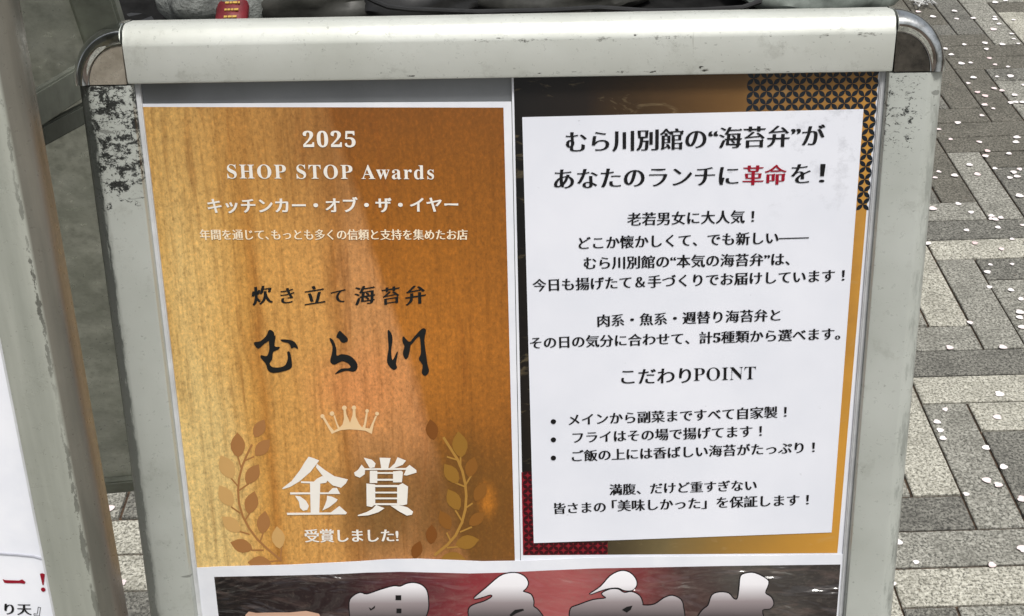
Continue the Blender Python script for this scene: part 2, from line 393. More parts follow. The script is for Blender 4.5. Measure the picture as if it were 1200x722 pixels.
def mincho(vs, fs, ax, ay, serif=True):
    """Ming-style letters: thicken upright strokes by ax, thin level strokes by ay, add triangular stroke ends (units: em)"""
    from collections import defaultdict
    # flip to ccw, merge duplicate points
    key = {}; rep = []; V = []
    for v in vs:
        k = (round(v.x, 5), round(v.y, 5))
        if k not in key: key[k] = len(V); V.append(v.copy())
        rep.append(key[k])
    FS = []
    for f in fs:
        g = [rep[i] for i in f]
        if len(set(g)) < 3: continue
        a = sum(V[g[i]].x * V[g[(i + 1) % len(g)]].y - V[g[(i + 1) % len(g)]].x * V[g[i]].y for i in range(len(g)))
        FS.append(g if a > 0 else g[::-1])
    cnt = defaultdict(int)
    for g in FS:
        for i in range(len(g)): cnt[(g[i], g[(i + 1) % len(g)])] += 1
    E = [e for e in cnt if (e[1], e[0]) not in cnt]
    nxt = {}; prv = {}
    for a, b in E: nxt[a] = b; prv[b] = a
    N = {}
    for a in nxt:
        if a not in prv: continue
        e1 = (V[a] - V[prv[a]]); e2 = (V[nxt[a]] - V[a])
        if e1.length < 1e-6 or e2.length < 1e-6: continue
        e1.normalize(); e2.normalize(); n1 = Vector((e1.y, -e1.x)); n2 = Vector((e2.y, -e2.x))
        nx = max((n1.x, n2.x), key=abs) if n1.x * n2.x >= 0 else (n1.x + n2.x) * .5
        ny = max((n1.y, n2.y), key=abs) if n1.y * n2.y >= 0 else (n1.y + n2.y) * .5
        N[a] = (nx, ny)
    extra = []
    if serif:
        for a in nxt:
            b = nxt[a]
            if b not in nxt or a not in prv: continue
            p, q_ = V[a], V[b]; d = q_ - p
            # right-hand cap of a level stroke: short upward edge between two level edges
            if d.y > .035 and d.y < .1 and abs(d.x) < .012:
                e1 = V[a] - V[prv[a]]; e2 = V[nxt[b]] - V[b]
                if e1.x > .12 and abs(e1.y) < .02 and e2.x < -.12 and abs(e2.y) < .02:
                    yb = p.y - ay * 1.0; x = p.x + ax
                    extra.append([(x - .125, yb + .028), (x + .004, yb), (x + .010, yb + .030), (x - .045, yb + .088)])
            # upper right corner of a box
            if d.y > .16 and abs(d.x) < .01:
                e2 = V[nxt[b]] - V[b]
                if e2.x < -.12 and abs(e2.y) < .02:
                    x = q_.x + ax; y = q_.y + ay
                    extra.append([(x - .085, y - .002), (x + .002, y - .05), (x + .026, y - .012), (x - .026, y + .036)])
    out = []
    for i, v in enumerate(V):
        nx, ny = N.get(i, (0, 0)); out.append(Vector((v.x + nx * ax, v.y + ny * ay)))
    return out, FS, extra
def text(body, a, b, mat, par, M=BM, z=.0008, ax=.014, ay=-.012, asp=1.0, space=1.0, serif=True, shear=0, yshear=0, name='text_line'):
    """lay the ink of a text line between two points measured in the photograph (middle of its left and right ends)"""
    vs, fs = glyphs(body, space); V, FS, ex = mincho(vs, fs, ax, ay, serif)
    pts = [(v.x + v.y * shear, v.y + v.x * yshear) for v in V]; x0 = min(p[0] for p in pts); x1 = max(p[0] for p in pts)
    y0 = min(p[1] for p in pts); y1 = max(p[1] for p in pts); ym = (y0 + y1) / 2
    A = Vector(uv(*a, M, z)); B = Vector(uv(*b, M, z)); X = (B - A) / (x1 - x0); Y = Vector((-X.y, X.x)) * asp
    bm = bmesh.new()
    def P(x, y, dz=0): q_ = A + X * (x - x0) + Y * (y - ym); return bm.verts.new((q_.x, q_.y, z + dz))
    W_ = [P(*p) for p in pts]
    for f in FS:
        try: bm.faces.new([W_[i] for i in f])
        except ValueError: pass
    for e in ex:
        try: bm.faces.new([P(x + y * shear, y + x * yshear, .00004) for x, y in e])
        except ValueError: pass
    me = bpy.data.meshes.new('m'); bm.to_mesh(me); bm.free()
    return link(name, me, mat, par, M)
def sheet(name, pts_uv, z, th, mat, M, **k):
    """a sheet of paper with real thickness; outline in board metres"""
    bm = bmesh.new(); f = poly(bm, pts_uv, z); g = bmesh.ops.extrude_face_region(bm, geom=[f])
    for v in g['geom']:
        if isinstance(v, bmesh.types.BMVert): v.co.z -= th
    par = k.pop('par', None); o = link(name, bm_mesh(bm), mat, par, M); return tag(o, **k)
def quad(*pp, M=BM, z=0): return [uv(x, y, M, z) for x, y in pp]

# ---- gold award poster (left)
def wood():
    M = Mat('printed_wood', rough=.4, coat=.35, coat_rough=.12, spec=.25); co = M.coords(); x, y, z = M.sep(co)[:3]
    warp = M.noise(M.coords(scale=(1, .35, 1)), 13, 4, .6)
    xw = M.math('ADD', x, M.math('MULTIPLY', M.math('SUBTRACT', warp, .5), .075))
    tilt = M.math('MULTIPLY', M.math('ADD', y, .16), .06); xw = M.math('ADD', xw, tilt)
    wob = M.math('MULTIPLY', M.math('SUBTRACT', M.noise(M.coords(scale=(1, .5, 1)), 30, 4, .6), .5), .012)
    xs = M.math('ADD', x, wob)
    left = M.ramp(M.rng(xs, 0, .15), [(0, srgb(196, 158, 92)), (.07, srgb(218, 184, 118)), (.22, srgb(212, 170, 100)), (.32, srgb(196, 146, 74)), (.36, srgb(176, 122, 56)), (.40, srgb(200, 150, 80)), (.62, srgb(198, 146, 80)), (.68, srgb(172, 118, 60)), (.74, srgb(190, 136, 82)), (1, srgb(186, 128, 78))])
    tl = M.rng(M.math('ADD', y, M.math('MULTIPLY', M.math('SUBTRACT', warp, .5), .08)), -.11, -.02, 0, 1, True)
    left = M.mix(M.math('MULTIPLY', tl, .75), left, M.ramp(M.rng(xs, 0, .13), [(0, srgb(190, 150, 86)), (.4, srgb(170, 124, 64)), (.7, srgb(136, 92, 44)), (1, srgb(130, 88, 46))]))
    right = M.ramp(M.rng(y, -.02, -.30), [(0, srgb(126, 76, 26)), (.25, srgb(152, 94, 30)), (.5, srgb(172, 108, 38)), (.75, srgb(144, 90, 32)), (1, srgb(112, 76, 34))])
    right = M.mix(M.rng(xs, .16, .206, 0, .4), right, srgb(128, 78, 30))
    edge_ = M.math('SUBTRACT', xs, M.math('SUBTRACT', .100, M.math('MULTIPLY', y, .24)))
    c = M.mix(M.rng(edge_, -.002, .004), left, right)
    # dull brown patch low in the middle and an orange patch above it
    def blob(cx, cy, rx, ry):
        dx = M.math('DIVIDE', M.math('SUBTRACT', x, cx), rx); dy = M.math('DIVIDE', M.math('SUBTRACT', y, cy), ry)
        d = M.math('SQRT', M.math('ADD', M.math('POWER', M.math('ABSOLUTE', dx), 2), M.math('POWER', M.math('ABSOLUTE', dy), 2)))
        d = M.math('ADD', d, M.math('MULTIPLY', M.math('SUBTRACT', warp, .5), 1.4)); return M.rng(d, 1, .25, 0, 1, True)
    c = M.mix(M.math('MULTIPLY', blob(.120, -.265, .050, .062), .85), c, srgb(108, 80, 42))
    c = M.mix(M.math('MULTIPLY', blob(.178, -.262, .055, .07), .8), c, srgb(102, 70, 30))
    c = M.mix(M.math('MULTIPLY', blob(.112, -.186, .045, .042), .75), c, srgb(208, 138, 82))
    c = M.mix(M.math('MULTIPLY', blob(.187, -.262, .010, .022), .7), c, srgb(190, 118, 34))
    c = M.mix(M.math('MULTIPLY', blob(.01, -.25, .038, .13), .8), c, srgb(216, 190, 128))
    g = M.noise(M.coords(scale=(9, .45, 1)), 30, 5, .7, .3); c = M.mix(M.math('MULTIPLY', M.rng(g, .48, .72), .5), c, srgb(112, 68, 24))
    g2 = M.noise(M.coords(scale=(1, .12, 1), rot=(0, 0, .05)), 60, 3, .6, 1.2); c = M.mix(M.math('MULTIPLY', M.rng(g2, .62, .66), .22), c, srgb(120, 66, 24))
    mo = M.noise(M.coords(scale=(1.2, .8, 1)), 330, 5, .75, .4); c = M.mix(M.math('MULTIPLY', M.rng(mo, .5, .66), .26), c, srgb(104, 66, 28)); c = M.mix(M.math('MULTIPLY', M.rng(mo, .5, .36), .5), c, (1.35, 1.28, 1.15, 1), 'MULTIPLY')
    sp = M.noise(M.coords(scale=(1, .7, 1)), 620, 3, .7); c = M.mix(M.math('MULTIPLY', M.rng(sp, .52, .74), .7), c, (1.4, 1.3, 1.15, 1), 'MULTIPLY')
    c = M.mix(M.math('MULTIPLY', M.rng(sp, .46, .3), .38), c, srgb(98, 60, 26))
    hsv = M.n('ShaderNodeHueSaturation'); hsv.inputs['Saturation'].default_value = .99; hsv.inputs['Value'].default_value = 1.08; M.t.links.new(c, hsv.inputs['Color']); c = hsv.outputs[0]
    M.set('Base Color', c); M.bump(M.noise(co, 9, 2), .35, .003, coat=True); return M.m
Z1 = .0004
gx0, gy0 = uv(163, 117); gx1, _ = uv(598, 120)
award = sheet('poster', [(-.0048, uv(380, 118)[1]), (.2068, uv(598, 119)[1]), (.2068, -.312), (-.0048, -.312)], Z1, .0003, PAPER, BM,
    label='wood coloured award poster with white lettering, a crown and a leaf wreath', cat='poster')
yT = uv(165, 125)[1]
bmq = bmesh.new(); poly(bmq, [(-.0048, yT), (uv(590, 126)[0], uv(590, 126)[1]), (.2034, -.311), (-.0048, -.311)], Z1 + .00012)
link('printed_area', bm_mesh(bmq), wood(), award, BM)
ZT = Z1 + .0005
BSF = dict(ax=.0, ay=.0, serif=False)
text('𝟐𝟎𝟐𝟓', (355, 163), (416.5, 163), WHITE, award, z=ZT, space=1.12, ax=.006, ay=.004, serif=False)
text('𝐒𝐇𝐎𝐏 𝐒𝐓𝐎𝐏 𝐀𝐰𝐚𝐫𝐝𝐬', (266, 201), (508.5, 202), WHITE, award, z=ZT, space=1.16, ax=0, ay=0, serif=False, asp=1.02)
text('キッチンカー・オブ・ザ・イヤー', (243, 241), (537, 239.5), WHITE, award, z=ZT, ax=.032, ay=.014)
text('年間を通じて､もっとも多くの信頼と支持を集めたお店', (234, 275), (548, 275), WHITE_DIM, award, z=ZT, ax=.030, ay=.0, asp=1.08)
for ch_, cx_, w_ in (('炊', 307, 24.5), ('き', 337, 17), ('立', 368.5, 24.5), ('て', 396.5, 18), ('海', 427.5, 25), ('苔', 458, 22), ('弁', 487, 25)):
    text(ch_, (cx_ - w_ / 2, 346.5), (cx_ + w_ / 2, 346.5), INKB, award, z=ZT, ax=.036, ay=-.006, yshear=.16, name='brush_character')
text('受賞しました!', (357, 628), (467, 627.5), WHITE, award, z=ZT, ax=.034, ay=.008, asp=1.05)
def px_polys(L, ox, oy, k, M=BM, sm=0, z=0):
    out = []
    for p in L:
        p = [uv(ox + x / k, oy + y / k, M, z) for x, y in p]
        out.append(smooth_pts(p, sm) if sm else p)
    return out
def b4(x0, y0, x1, y1): return [(x0, y0), (x1, y0), (x1, y1), (x0, y1)]
kin = [[(510, 22), (542, 32), (572, 45), (520, 112), (455, 168), (400, 200), (358, 213), (356, 207), (410, 165), (460, 100), (490, 50)],
       [(558, 64), (600, 97), (660, 136), (740, 155), (728, 178), (700, 204), (650, 190), (600, 145), (553, 84)],
       [(465, 166), (540, 168), (560, 150), (590, 135), (622, 160), (612, 175), (578, 180), (572, 352), (522, 352), (518, 178), (465, 176)],
       [(402, 231), (625, 231), (650, 206), (675, 204), (695, 240), (402, 243)],
       [(430, 250), (460, 254), (495, 280), (512, 310), (502, 333), (478, 339), (460, 322), (453, 285)],
       [(618, 250), (645, 255), (680, 272), (672, 285), (630, 318), (590, 337), (605, 305), (616, 275)],
       [(382, 350), (640, 348), (690, 310), (735, 350), (728, 359), (385, 363)]]
shou = [[(832, 28), (880, 40), (902, 62), (896, 85), (868, 90), (850, 60)], [(925, 28), (990, 30), (975, 92), (935, 92)],
        [(1030, 25), (1080, 45), (1060, 70), (1003, 92), (985, 88), (1015, 60)],
        [(820, 68), (838, 90), (1080, 88), (1100, 70), (1140, 100), (1142, 115), (1085, 132), (1066, 130), (1080, 99), (840, 100), (838, 125), (810, 145), (782, 134), (776, 115), (800, 98)],
        b4(868, 104, 912, 176), [(1004, 108), (1052, 104), (1062, 112), (1056, 172), (1004, 172)], b4(900, 112, 1010, 122), b4(900, 151, 1010, 162),
        [(848, 178), (900, 184), (900, 300), (880, 316), (850, 310)], [(1028, 192), (1060, 176), (1092, 196), (1086, 300), (1060, 306), (1028, 302)],
        b4(890, 187, 1060, 199), b4(890, 226, 1040, 236), b4(890, 260, 1040, 270), b4(890, 293, 1040, 304),
        [(905, 303), (955, 322), (920, 345), (860, 364), (798, 368), (798, 362), (850, 345), (885, 325)],
        [(988, 306), (1040, 304), (1088, 316), (1122, 342), (1115, 360), (1085, 365), (1042, 342)]]
flat('large_character', px_polys(kin, 260, 530, 5), WHITE, award, BM, ZT)
flat('large_character', px_polys(shou, 260, 530, 5), WHITE, award, BM, ZT)
mu = [[(285, 247), (306, 260), (300, 284), (264, 308), (236, 330), (216, 304), (245, 297), (270, 275)],
      [(284, 288), (312, 272), (308, 318), (331, 322), (322, 335), (302, 345), (298, 375), (286, 395), (300, 411), (335, 411), (357, 399), (366, 370), (363, 346), (375, 345), (384, 388), (380, 416), (345, 430), (300, 436), (279, 424), (268, 395), (247, 370), (250, 358), (274, 362), (285, 330)],
      [(334, 290), (365, 290), (396, 300), (412, 330), (394, 324), (382, 329), (372, 308), (345, 300)]]
ra = [[(592, 252), (607, 262), (629, 285), (625, 300), (605, 303), (590, 286), (579, 278)],
      [(549, 283), (566, 294), (579, 330), (581, 360), (602, 354), (640, 362), (668, 390), (671, 416), (655, 431), (620, 427), (573, 442), (600, 418), (640, 414), (632, 396), (605, 385), (570, 400), (552, 385), (560, 350), (562, 320), (554, 300)]]
kawa = [[(805, 248), (820, 262), (826, 290), (820, 340), (826, 380), (845, 344), (849, 352), (841, 395), (846, 414), (830, 423), (810, 405), (801, 380), (808, 330), (806, 290)],
        [(872, 275), (895, 298), (906, 300), (903, 330), (895, 365), (882, 376), (871, 350), (878, 320), (870, 300)],
        [(902, 302), (938, 258), (960, 240), (973, 250), (966, 290), (971, 340), (980, 400), (986, 430), (970, 449), (954, 436), (958, 402), (941, 376), (950, 350), (948, 300), (941, 276), (908, 312)]]
for g in (mu, ra, kawa): flat('brush_character', px_polys(g, 240, 320, 3.75, sm=3), INKB, award, BM, ZT)
# wreath
def leaf(cx, cy, ln, ang, k=3.61, ox=230, oy=480, w=.29):
    a = R(ang); d = (math.cos(a), -math.sin(a)); n_ = (-d[1], d[0]); P = []
    prof = [(-.5, 0), (-.38, .55), (-.15, .95), (.05, 1), (.25, .72), (.5, 0)]
    for t, s in prof: P.append((cx + d[0] * t * ln + n_[0] * s * w * ln, cy + d[1] * t * ln + n_[1] * s * w * ln))
    for t, s in prof[::-1][1:-1]: P.append((cx + d[0] * t * ln - n_[0] * s * w * ln, cy + d[1] * t * ln - n_[1] * s * w * ln))
    return [uv(ox + x / k, oy + y / k) for x, y in P]
def stroke(pts, w, k, ox, oy):
    L = []
    for (x0, y0), (x1, y1) in zip(pts, pts[1:]):
        d = Vector((x1 - x0, y1 - y0)).normalized(); n_ = Vector((-d.y, d.x)) * w / 2; e = d * w * .3
        L.append([uv(ox + x / k, oy + y / k) for x, y in ((x0 - e.x + n_.x, y0 - e.y + n_.y), (x1 + e.x + n_.x, y1 + e.y + n_.y), (x1 + e.x - n_.x, y1 + e.y - n_.y), (x0 - e.x - n_.x, y0 - e.y - n_.y))])
    return L
LF = [printed('leaf_brown', srgb(168, 118, 70)), printed('leaf_faint', srgb(206, 164, 104)), printed('leaf_gold', srgb(150, 108, 44)), printed('leaf_dim', srgb(138, 90, 38)), printed('leaf_red', srgb(126, 76, 32))]
def st(o): o['kind'] = 'stuff'; return o
for c_, ln, a_, m_i in (((269, 77), 86, 62, 0), ((177, 147), 106, 92, 0), ((282, 158), 92, 48, 0), ((130, 240), 112, 118, 1), ((240, 270), 98, 58, 0), ((126, 362), 104, 122, 1), ((235, 390), 100, 75, 0), ((148, 482), 98, 140, 1), ((286, 474), 98, 82, 0), ((192, 573), 98, 163, 0), ((348, 538), 96, 97, 1), ((268, 646), 100, 177, 0)):
    flat('printed_leaf', [leaf(*c_, ln, a_)], LF[m_i], award, BM, Z1 + .0004)
flat('printed_stem', stroke([(236, 148), (215, 190), (196, 235), (182, 290), (178, 340), (182, 395), (198, 450), (225, 500), (258, 545), (300, 585), (362, 636)], 9, 3.61, 230, 480), LF[0], award, BM, Z1 + .00025, .00001)
tw = [[(205, 215), (245, 197)], [(190, 242), (178, 200)], [(180, 325), (150, 290)], [(182, 340), (222, 312)], [(186, 435), (150, 410)], [(208, 465), (228, 435)], [(225, 525), (180, 512)], [(270, 560), (284, 520)], [(285, 592), (235, 592)], [(358, 628), (362, 580)], [(362, 636), (310, 640)]]
flat('printed_stem', [q_ for t_ in tw for q_ in stroke(t_, 6, 3.61, 230, 480)], LF[0], award, BM, Z1 + .00028, .00001)
for c_, ln, a_, m_i in (((213, 145), 112, 97, 2), ((95, 82), 90, 100, 4), ((176, 268), 100, 125, 2), ((186, 378), 100, 118, 2), ((262, 240), 90, 74, 3), ((300, 345), 90, 60, 3), ((150, 465), 90, 118, 3), ((285, 460), 84, 40, 3), ((245, 558), 102, 12, 2), ((93, 525), 84, 88, 4), ((32, 590), 80, 70, 4), ((190, 632), 110, -8, 2)):
    flat('printed_leaf', [leaf(*c_, ln, a_, 3.61, 480, 480)], LF[m_i], award, BM, Z1 + .0004)
GST = printed('stem_gold', srgb(172, 128, 60))
flat('printed_stem', stroke([(145, 118), (175, 165), (205, 212), (224, 260), (236, 315), (240, 365), (236, 420), (222, 475), (195, 530), (160, 570), (108, 612)], 11, 3.61, 480, 480), GST, award, BM, Z1 + .00025, .00001)
tw = [[(205, 212), (160, 198)], [(216, 240), (216, 195)], [(236, 325), (195, 308)], [(238, 315), (265, 270)], [(236, 415), (265, 395)], [(222, 470), (195, 425)], [(215, 515), (262, 495)], [(175, 555), (158, 520)], [(160, 582), (205, 578)]]
flat('printed_stem', [q_ for t_ in tw for q_ in stroke(t_, 7, 3.61, 480, 480)], GST, award, BM, Z1 + .00028, .00001)
# crown
CR = [[(350, 515), (300, 430), (218, 290), (215, 285), (245, 275), (330, 415), (380, 470), (432, 440), (372, 262), (392, 250), (430, 370), (460, 425), (500, 380), (520, 300), (512, 165), (545, 165), (555, 240), (605, 358), (640, 250), (645, 165), (680, 165), (685, 270), (730, 370), (775, 425), (800, 380), (830, 210), (856, 210), (838, 330), (820, 430), (880, 440), (960, 260), (985, 262), (940, 370), (910, 515), (820, 470), (720, 458), (600, 450), (480, 460), (400, 490)]]
cdots = [[(cx + r * math.cos(t * math.pi / 5), cy + r * math.sin(t * math.pi / 5)) for t in range(10)] for cx, cy, r in ((218, 265, 30), (352, 228, 33), (525, 148, 34), (660, 145, 32), (845, 190, 26), (985, 228, 28))]
CRW = printed('crown_cream', srgb(232, 200, 154)); flat('printed_crown', px_polys(CR + cdots, 360, 465, 12), CRW, award, BM, Z1 + .0004)

# ---- notice poster (right): gold and black sheet with a white label stuck on it
def gold_black():
    M = Mat('printed_gold_and_black', rough=.4, coat=.4, coat_rough=.1, spec=.25); co = M.coords(); x, y, z = M.sep(co)[:3]
    n = M.noise(co, 16, 5, .6); xx = M.math('ADD', x, M.math('MULTIPLY', M.math('SUBTRACT', n, .5), .05))
    top = M.ramp(M.rng(xx, .207, .410), [(0, srgb(20, 20, 20)), (.2, srgb(34, 28, 24)), (.32, srgb(60, 44, 26)), (.5, srgb(92, 66, 36)), (.62, srgb(108, 78, 42)), (.72, srgb(134, 98, 52)), (.93, srgb(160, 116, 56)), (1, srgb(196, 144, 64))])
    bot = M.ramp(M.rng(xx, .207, .410), [(0, srgb(20, 18, 18)), (.25, srgb(60, 52, 38)), (.45, srgb(112, 98, 66)), (.6, srgb(140, 110, 58)), (.8, srgb(176, 130, 56)), (1, srgb(204, 148, 60))])
    c = M.mix(M.rng(y, -.24, -.1), bot, top)
    c = M.mix(M.math('MULTIPLY', M.rng(M.noise(M.coords(scale=(1, 3, 1), rot=(0, 0, .6)), 25, 4, .6, 2), .6, .68), .14), c, srgb(190, 170, 130))  # faint slanting glare lines, painted into the print colour
    M.set('Base Color', c); M.bump(M.noise(co, 9, 2), .35, .003, coat=True); return M.m
x0r = uv(603, 300)[0]
notice = sheet('poster', [(.2072, .003), (.4125, .003), (.4125, -.310), (.2072, -.310)], Z1, .0003, PAPER, BM,
    label='black and gold poster with a round lattice pattern, behind the white notice', cat='poster')
pl_ = [uv(602, 92), uv(1029, 86), uv(981, 649), uv(614, 657)]
pl_[0] = (pl_[0][0], .003); pl_[1] = (pl_[1][0], .003); pl_[3] = (pl_[3][0], -.302 + .001); pl_[2] = (pl_[2][0], -.301)
bmq = bmesh.new(); poly(bmq, pl_, Z1 + .00012); link('printed_area', bm_mesh(bmq), gold_black(), notice, BM)
def lattice(region, pitch, z, w=.30):
    """overlapping circles pattern: one lens for each diagonal edge of the lattice inside region(x, y)"""
    L = []; h = pitch / 2
    for a in range(-4, 60):
        for b in range(-100, 4):
            if (a + b) % 2: continue
            for s in (1, -1):
                x0, y0 = .2 + a * h + 0, b * h; x1, y1 = x0 + h, y0 + s * h
                if not region((x0 + x1) / 2, (y0 + y1) / 2): continue
                mx, my = (x0 + x1) / 2, (y0 + y1) / 2; nx, ny = -(y1 - y0) * w / 2 * 1.15, (x1 - x0) * w / 2 * 1.15
                L.append([(x0, y0), (x0 * .72 + x1 * .28 + nx * .8, y0 * .72 + y1 * .28 + ny * .8), (mx + nx, my + ny), (x0 * .28 + x1 * .72 + nx * .8, y0 * .28 + y1 * .72 + ny * .8), (x1, y1),
                          (x0 * .28 + x1 * .72 - nx * .8, y0 * .28 + y1 * .72 - ny * .8), (mx - nx, my - ny), (x0 * .72 + x1 * .28 - nx * .8, y0 * .72 + y1 * .28 - ny * .8)])
    return L
lx0 = uv(873, 110)[0]; lyb = uv(1000, 131)[1]; cx0 = uv(1006, 200)[0]; cy1 = uv(1010, 247)[1]; xr = pl_[1][0]
reg = lambda x, y: (x > lx0 and x < xr - .0012 and y > lyb - .002 and y < .002) or (x > cx0 and x < xr - .0012 and y > cy1 and y < .002)
st(flat('lattice_pattern', lattice(reg, .0072, 0, .42), printed('blue_black_ink', srgb(24, 32, 40)), notice, BM, Z1 + .00022, 0))
rx1 = uv(712, 640)[0]; ry1 = uv(618, 553)[1]; ryb = uv(650, 636)[1]; rxc = uv(624, 600)[0]; rx0 = uv(612, 600)[0]
REDP = printed('red_pattern', srgb(128, 26, 38))
flat('red_band', [[(rx0, ry1), (rxc + .001, ry1), (rxc + .001, ryb), (rx1, ryb), (rx1, -.3008), (rx0, -.3008)]], REDP, notice, BM, Z1 + .00018)
reg2 = lambda x, y: x > rx0 + .001 and y > -.300 and ((x < rxc and y < ry1) or (x < rx1 - .001 and y < ryb + .002))
st(flat('lattice_pattern', lattice(reg2, .0062, 0, .46), printed('dark_red_ink', srgb(52, 12, 18)), notice, BM, Z1 + .00024, 0))

def paper_label():
    M = Mat('label_paper', rough=.45, coat=.3, coat_rough=.15, spec=.3); co = M.coords(); x, y, z = M.sep(co)[:3]
    c = M.mix(M.rng(M.noise(co, 14, 3), .3, .7), srgb(231, 233, 241), srgb(222, 225, 234))
    near = M.math('MULTIPLY', M.rng(x, .33, .375, 0, 1, True), M.rng(y, -.11, -.03, 0, 1, True))
    sm = M.rng(M.noise(co, 75, 6, .75), .53, .72); c = M.mix(M.math('MULTIPLY', M.math('MULTIPLY', sm, near), .38), c, srgb(120, 122, 130))
    sm2 = M.rng(M.noise(M.coords(scale=(1, 1.6, 1)), 120, 3, .6), .71, .75); c = M.mix(M.math('MULTIPLY', sm2, .3), c, srgb(140, 142, 150))
    M.set('Base Color', c); M.bump(M.noise(co, 7, 2), .3, .003, coat=True); return M.m
lab = sheet('notice_label', quad((612, 137.5), (1012, 128), (974.5, 624), (625.5, 636.5), z=.001), .001, .0004, paper_label(), BM,
    label='white notice sheet of black Japanese text stuck on the black and gold poster', cat='notice')
LZ = .0014
def T_(s, a, b, mat=INK, **k):
    k.setdefault('ax', .034); k.setdefault('ay', -.004); return text(s, a, b, mat, lab, z=LZ, **k)
T_('むら川別館の“海苔弁”が', (663, 166.5), (967, 158.5), ax=.034, ay=-.013)
T_('あなたのランチに', (649, 210), (866, 205.5), ax=.034, ay=-.013); T_('革命', (870, 205.5), (922, 204.5), RED, ax=.034, ay=-.013, name='red_text_line'); T_('を', (927, 204), (950.5, 203), ax=.034, ay=-.013); T_('！', (960.5, 203), (967, 203), ax=.034, ay=-.013, asp=.9)
T_('老若男女に大人気 ！', (735, 257), (884, 253.5)); T_('どこか懐かしくて、でも新しい――', (678, 285), (948, 277.5))
T_('むら川別館の“本気の海苔弁”は、', (684, 308.5), (926, 303.5)); T_('今日も揚げたて＆手づくりでお届けしています ！', (624, 334.5), (990, 322.5))
T_('肉系・魚系・週替り海苔弁と', (700, 376), (915, 369)); T_('その日の気分に合わせて、計𝟓種類から選べます。', (621, 402), (985, 391))
T_('こだわり', (728, 441.5), (810, 440), ax=.026, ay=-.004); T_('𝐏𝐎𝐈𝐍𝐓', (813, 439), (886, 437), ax=-.016, ay=-.004, serif=False)
for yb in (493, 514.3, 535.6):
    cx, cy = uv(648.5, yb); flat('bullet', [[(cx + .00165 * math.cos(t * .5236), cy + .00165 * math.sin(t * .5236)) for t in range(12)]], INK, lab, BM, LZ)
T_('メインから副菜まですべて自家製 ！', (666, 492), (922, 482.5)); T_('フライはその場で揚げてます ！', (671, 513), (893, 505))
T_('ご飯の上には香ばしい海苔がたっぷり ！', (670, 534.5), (955, 524)); T_('満腹、だけど重すぎない', (714, 574), (887, 568.5))
T_('皆さまの', (649, 596), (710, 594)); T_('「美味しかった」を保証します ！', (717, 593), (948, 585.5))

# ---- lower poster, its top edge buckled and lying over the two upper sheets
edge = [(228, 666), (260, 664), (300, 663), (340, 662), (380, 660), (420, 658), (455, 655.5), (490, 655), (530, 656.5), (565, 658), (600, 657.5), (640, 656), (690, 653.5), (750, 652.5), (820, 652), (900, 651), (992, 649.5)]
inner = [(251, 676), (300, 675), (350, 674), (390, 673), (430, 671), (470, 670), (510, 671), (550, 672), (590, 671), (640, 668.5), (700, 666), (760, 665), (830, 663.5), (900, 662.5), (985, 661.5)]
Z2 = .0016
E1 = [uv(x, y, BM, Z2) for x, y in edge]; E1[0] = (-.0045, E1[0][1]); E1[-1] = (.4125, E1[-1][1])
lower = sheet('poster', E1 + [(.4125, -.592), (-.0045, -.592)], Z2, .0004, PAPER, BM,
    label='dark red and black poster with large white brush characters at the bottom of the stand', cat='poster')
def dark_red():
    M = Mat('printed_dark_red', rough=.38, coat=.6, coat_rough=.09, spec=.3); co = M.coords(); x, y, z = M.sep(co)[:3]
    n = M.noise(co, 18, 5, .6); xx = M.math('ADD', x, M.math('MULTIPLY', M.math('SUBTRACT', n, .5), .06))
    c = M.ramp(M.rng(xx, 0, .41), [(0, srgb(30, 28, 28)), (.22, srgb(42, 28, 30)), (.34, srgb(84, 36, 42)), (.44, srgb(136, 50, 56)), (.57, srgb(164, 86, 86)), (.68, srgb(122, 54, 56)), (.76, srgb(70, 50, 48)), (.86, srgb(74, 70, 66)), (1, srgb(40, 34, 34))])
    glare_streaks = M.noise(M.coords(scale=(1, 4, 1), rot=(0, 0, .45)), 22, 5, .65, 1.5); c = M.mix(M.math('MULTIPLY', M.rng(glare_streaks, .5, .75), .2), c, srgb(176, 150, 140))  # pale diagonal streaks: glare of the cover sheet painted into the colour
    sp = M.noise(co, 300, 3, .7); c = M.mix(M.math('MULTIPLY', M.rng(sp, .55, .75), .25), c, srgb(120, 110, 100))
    M.set('Base Color', c); M.bump(M.noise(M.coords(scale=(1, 2.5, 1), rot=(0, 0, .4)), 16, 3, .5, .8), 1, .012, coat=True); M.set('Coat Weight', 1.0); return M.m
E2 = [uv(x, y, BM, Z2) for x, y in inner]
bmq = bmesh.new(); poly(bmq, E2 + [(E2[-1][0], -.585), (E2[0][0], -.585)], Z2 + .00012); link('printed_area', bm_mesh(bmq), dark_red(), lower, BM)
A_, B_ = (390, 655, 4.615), (650, 655, 4.444)
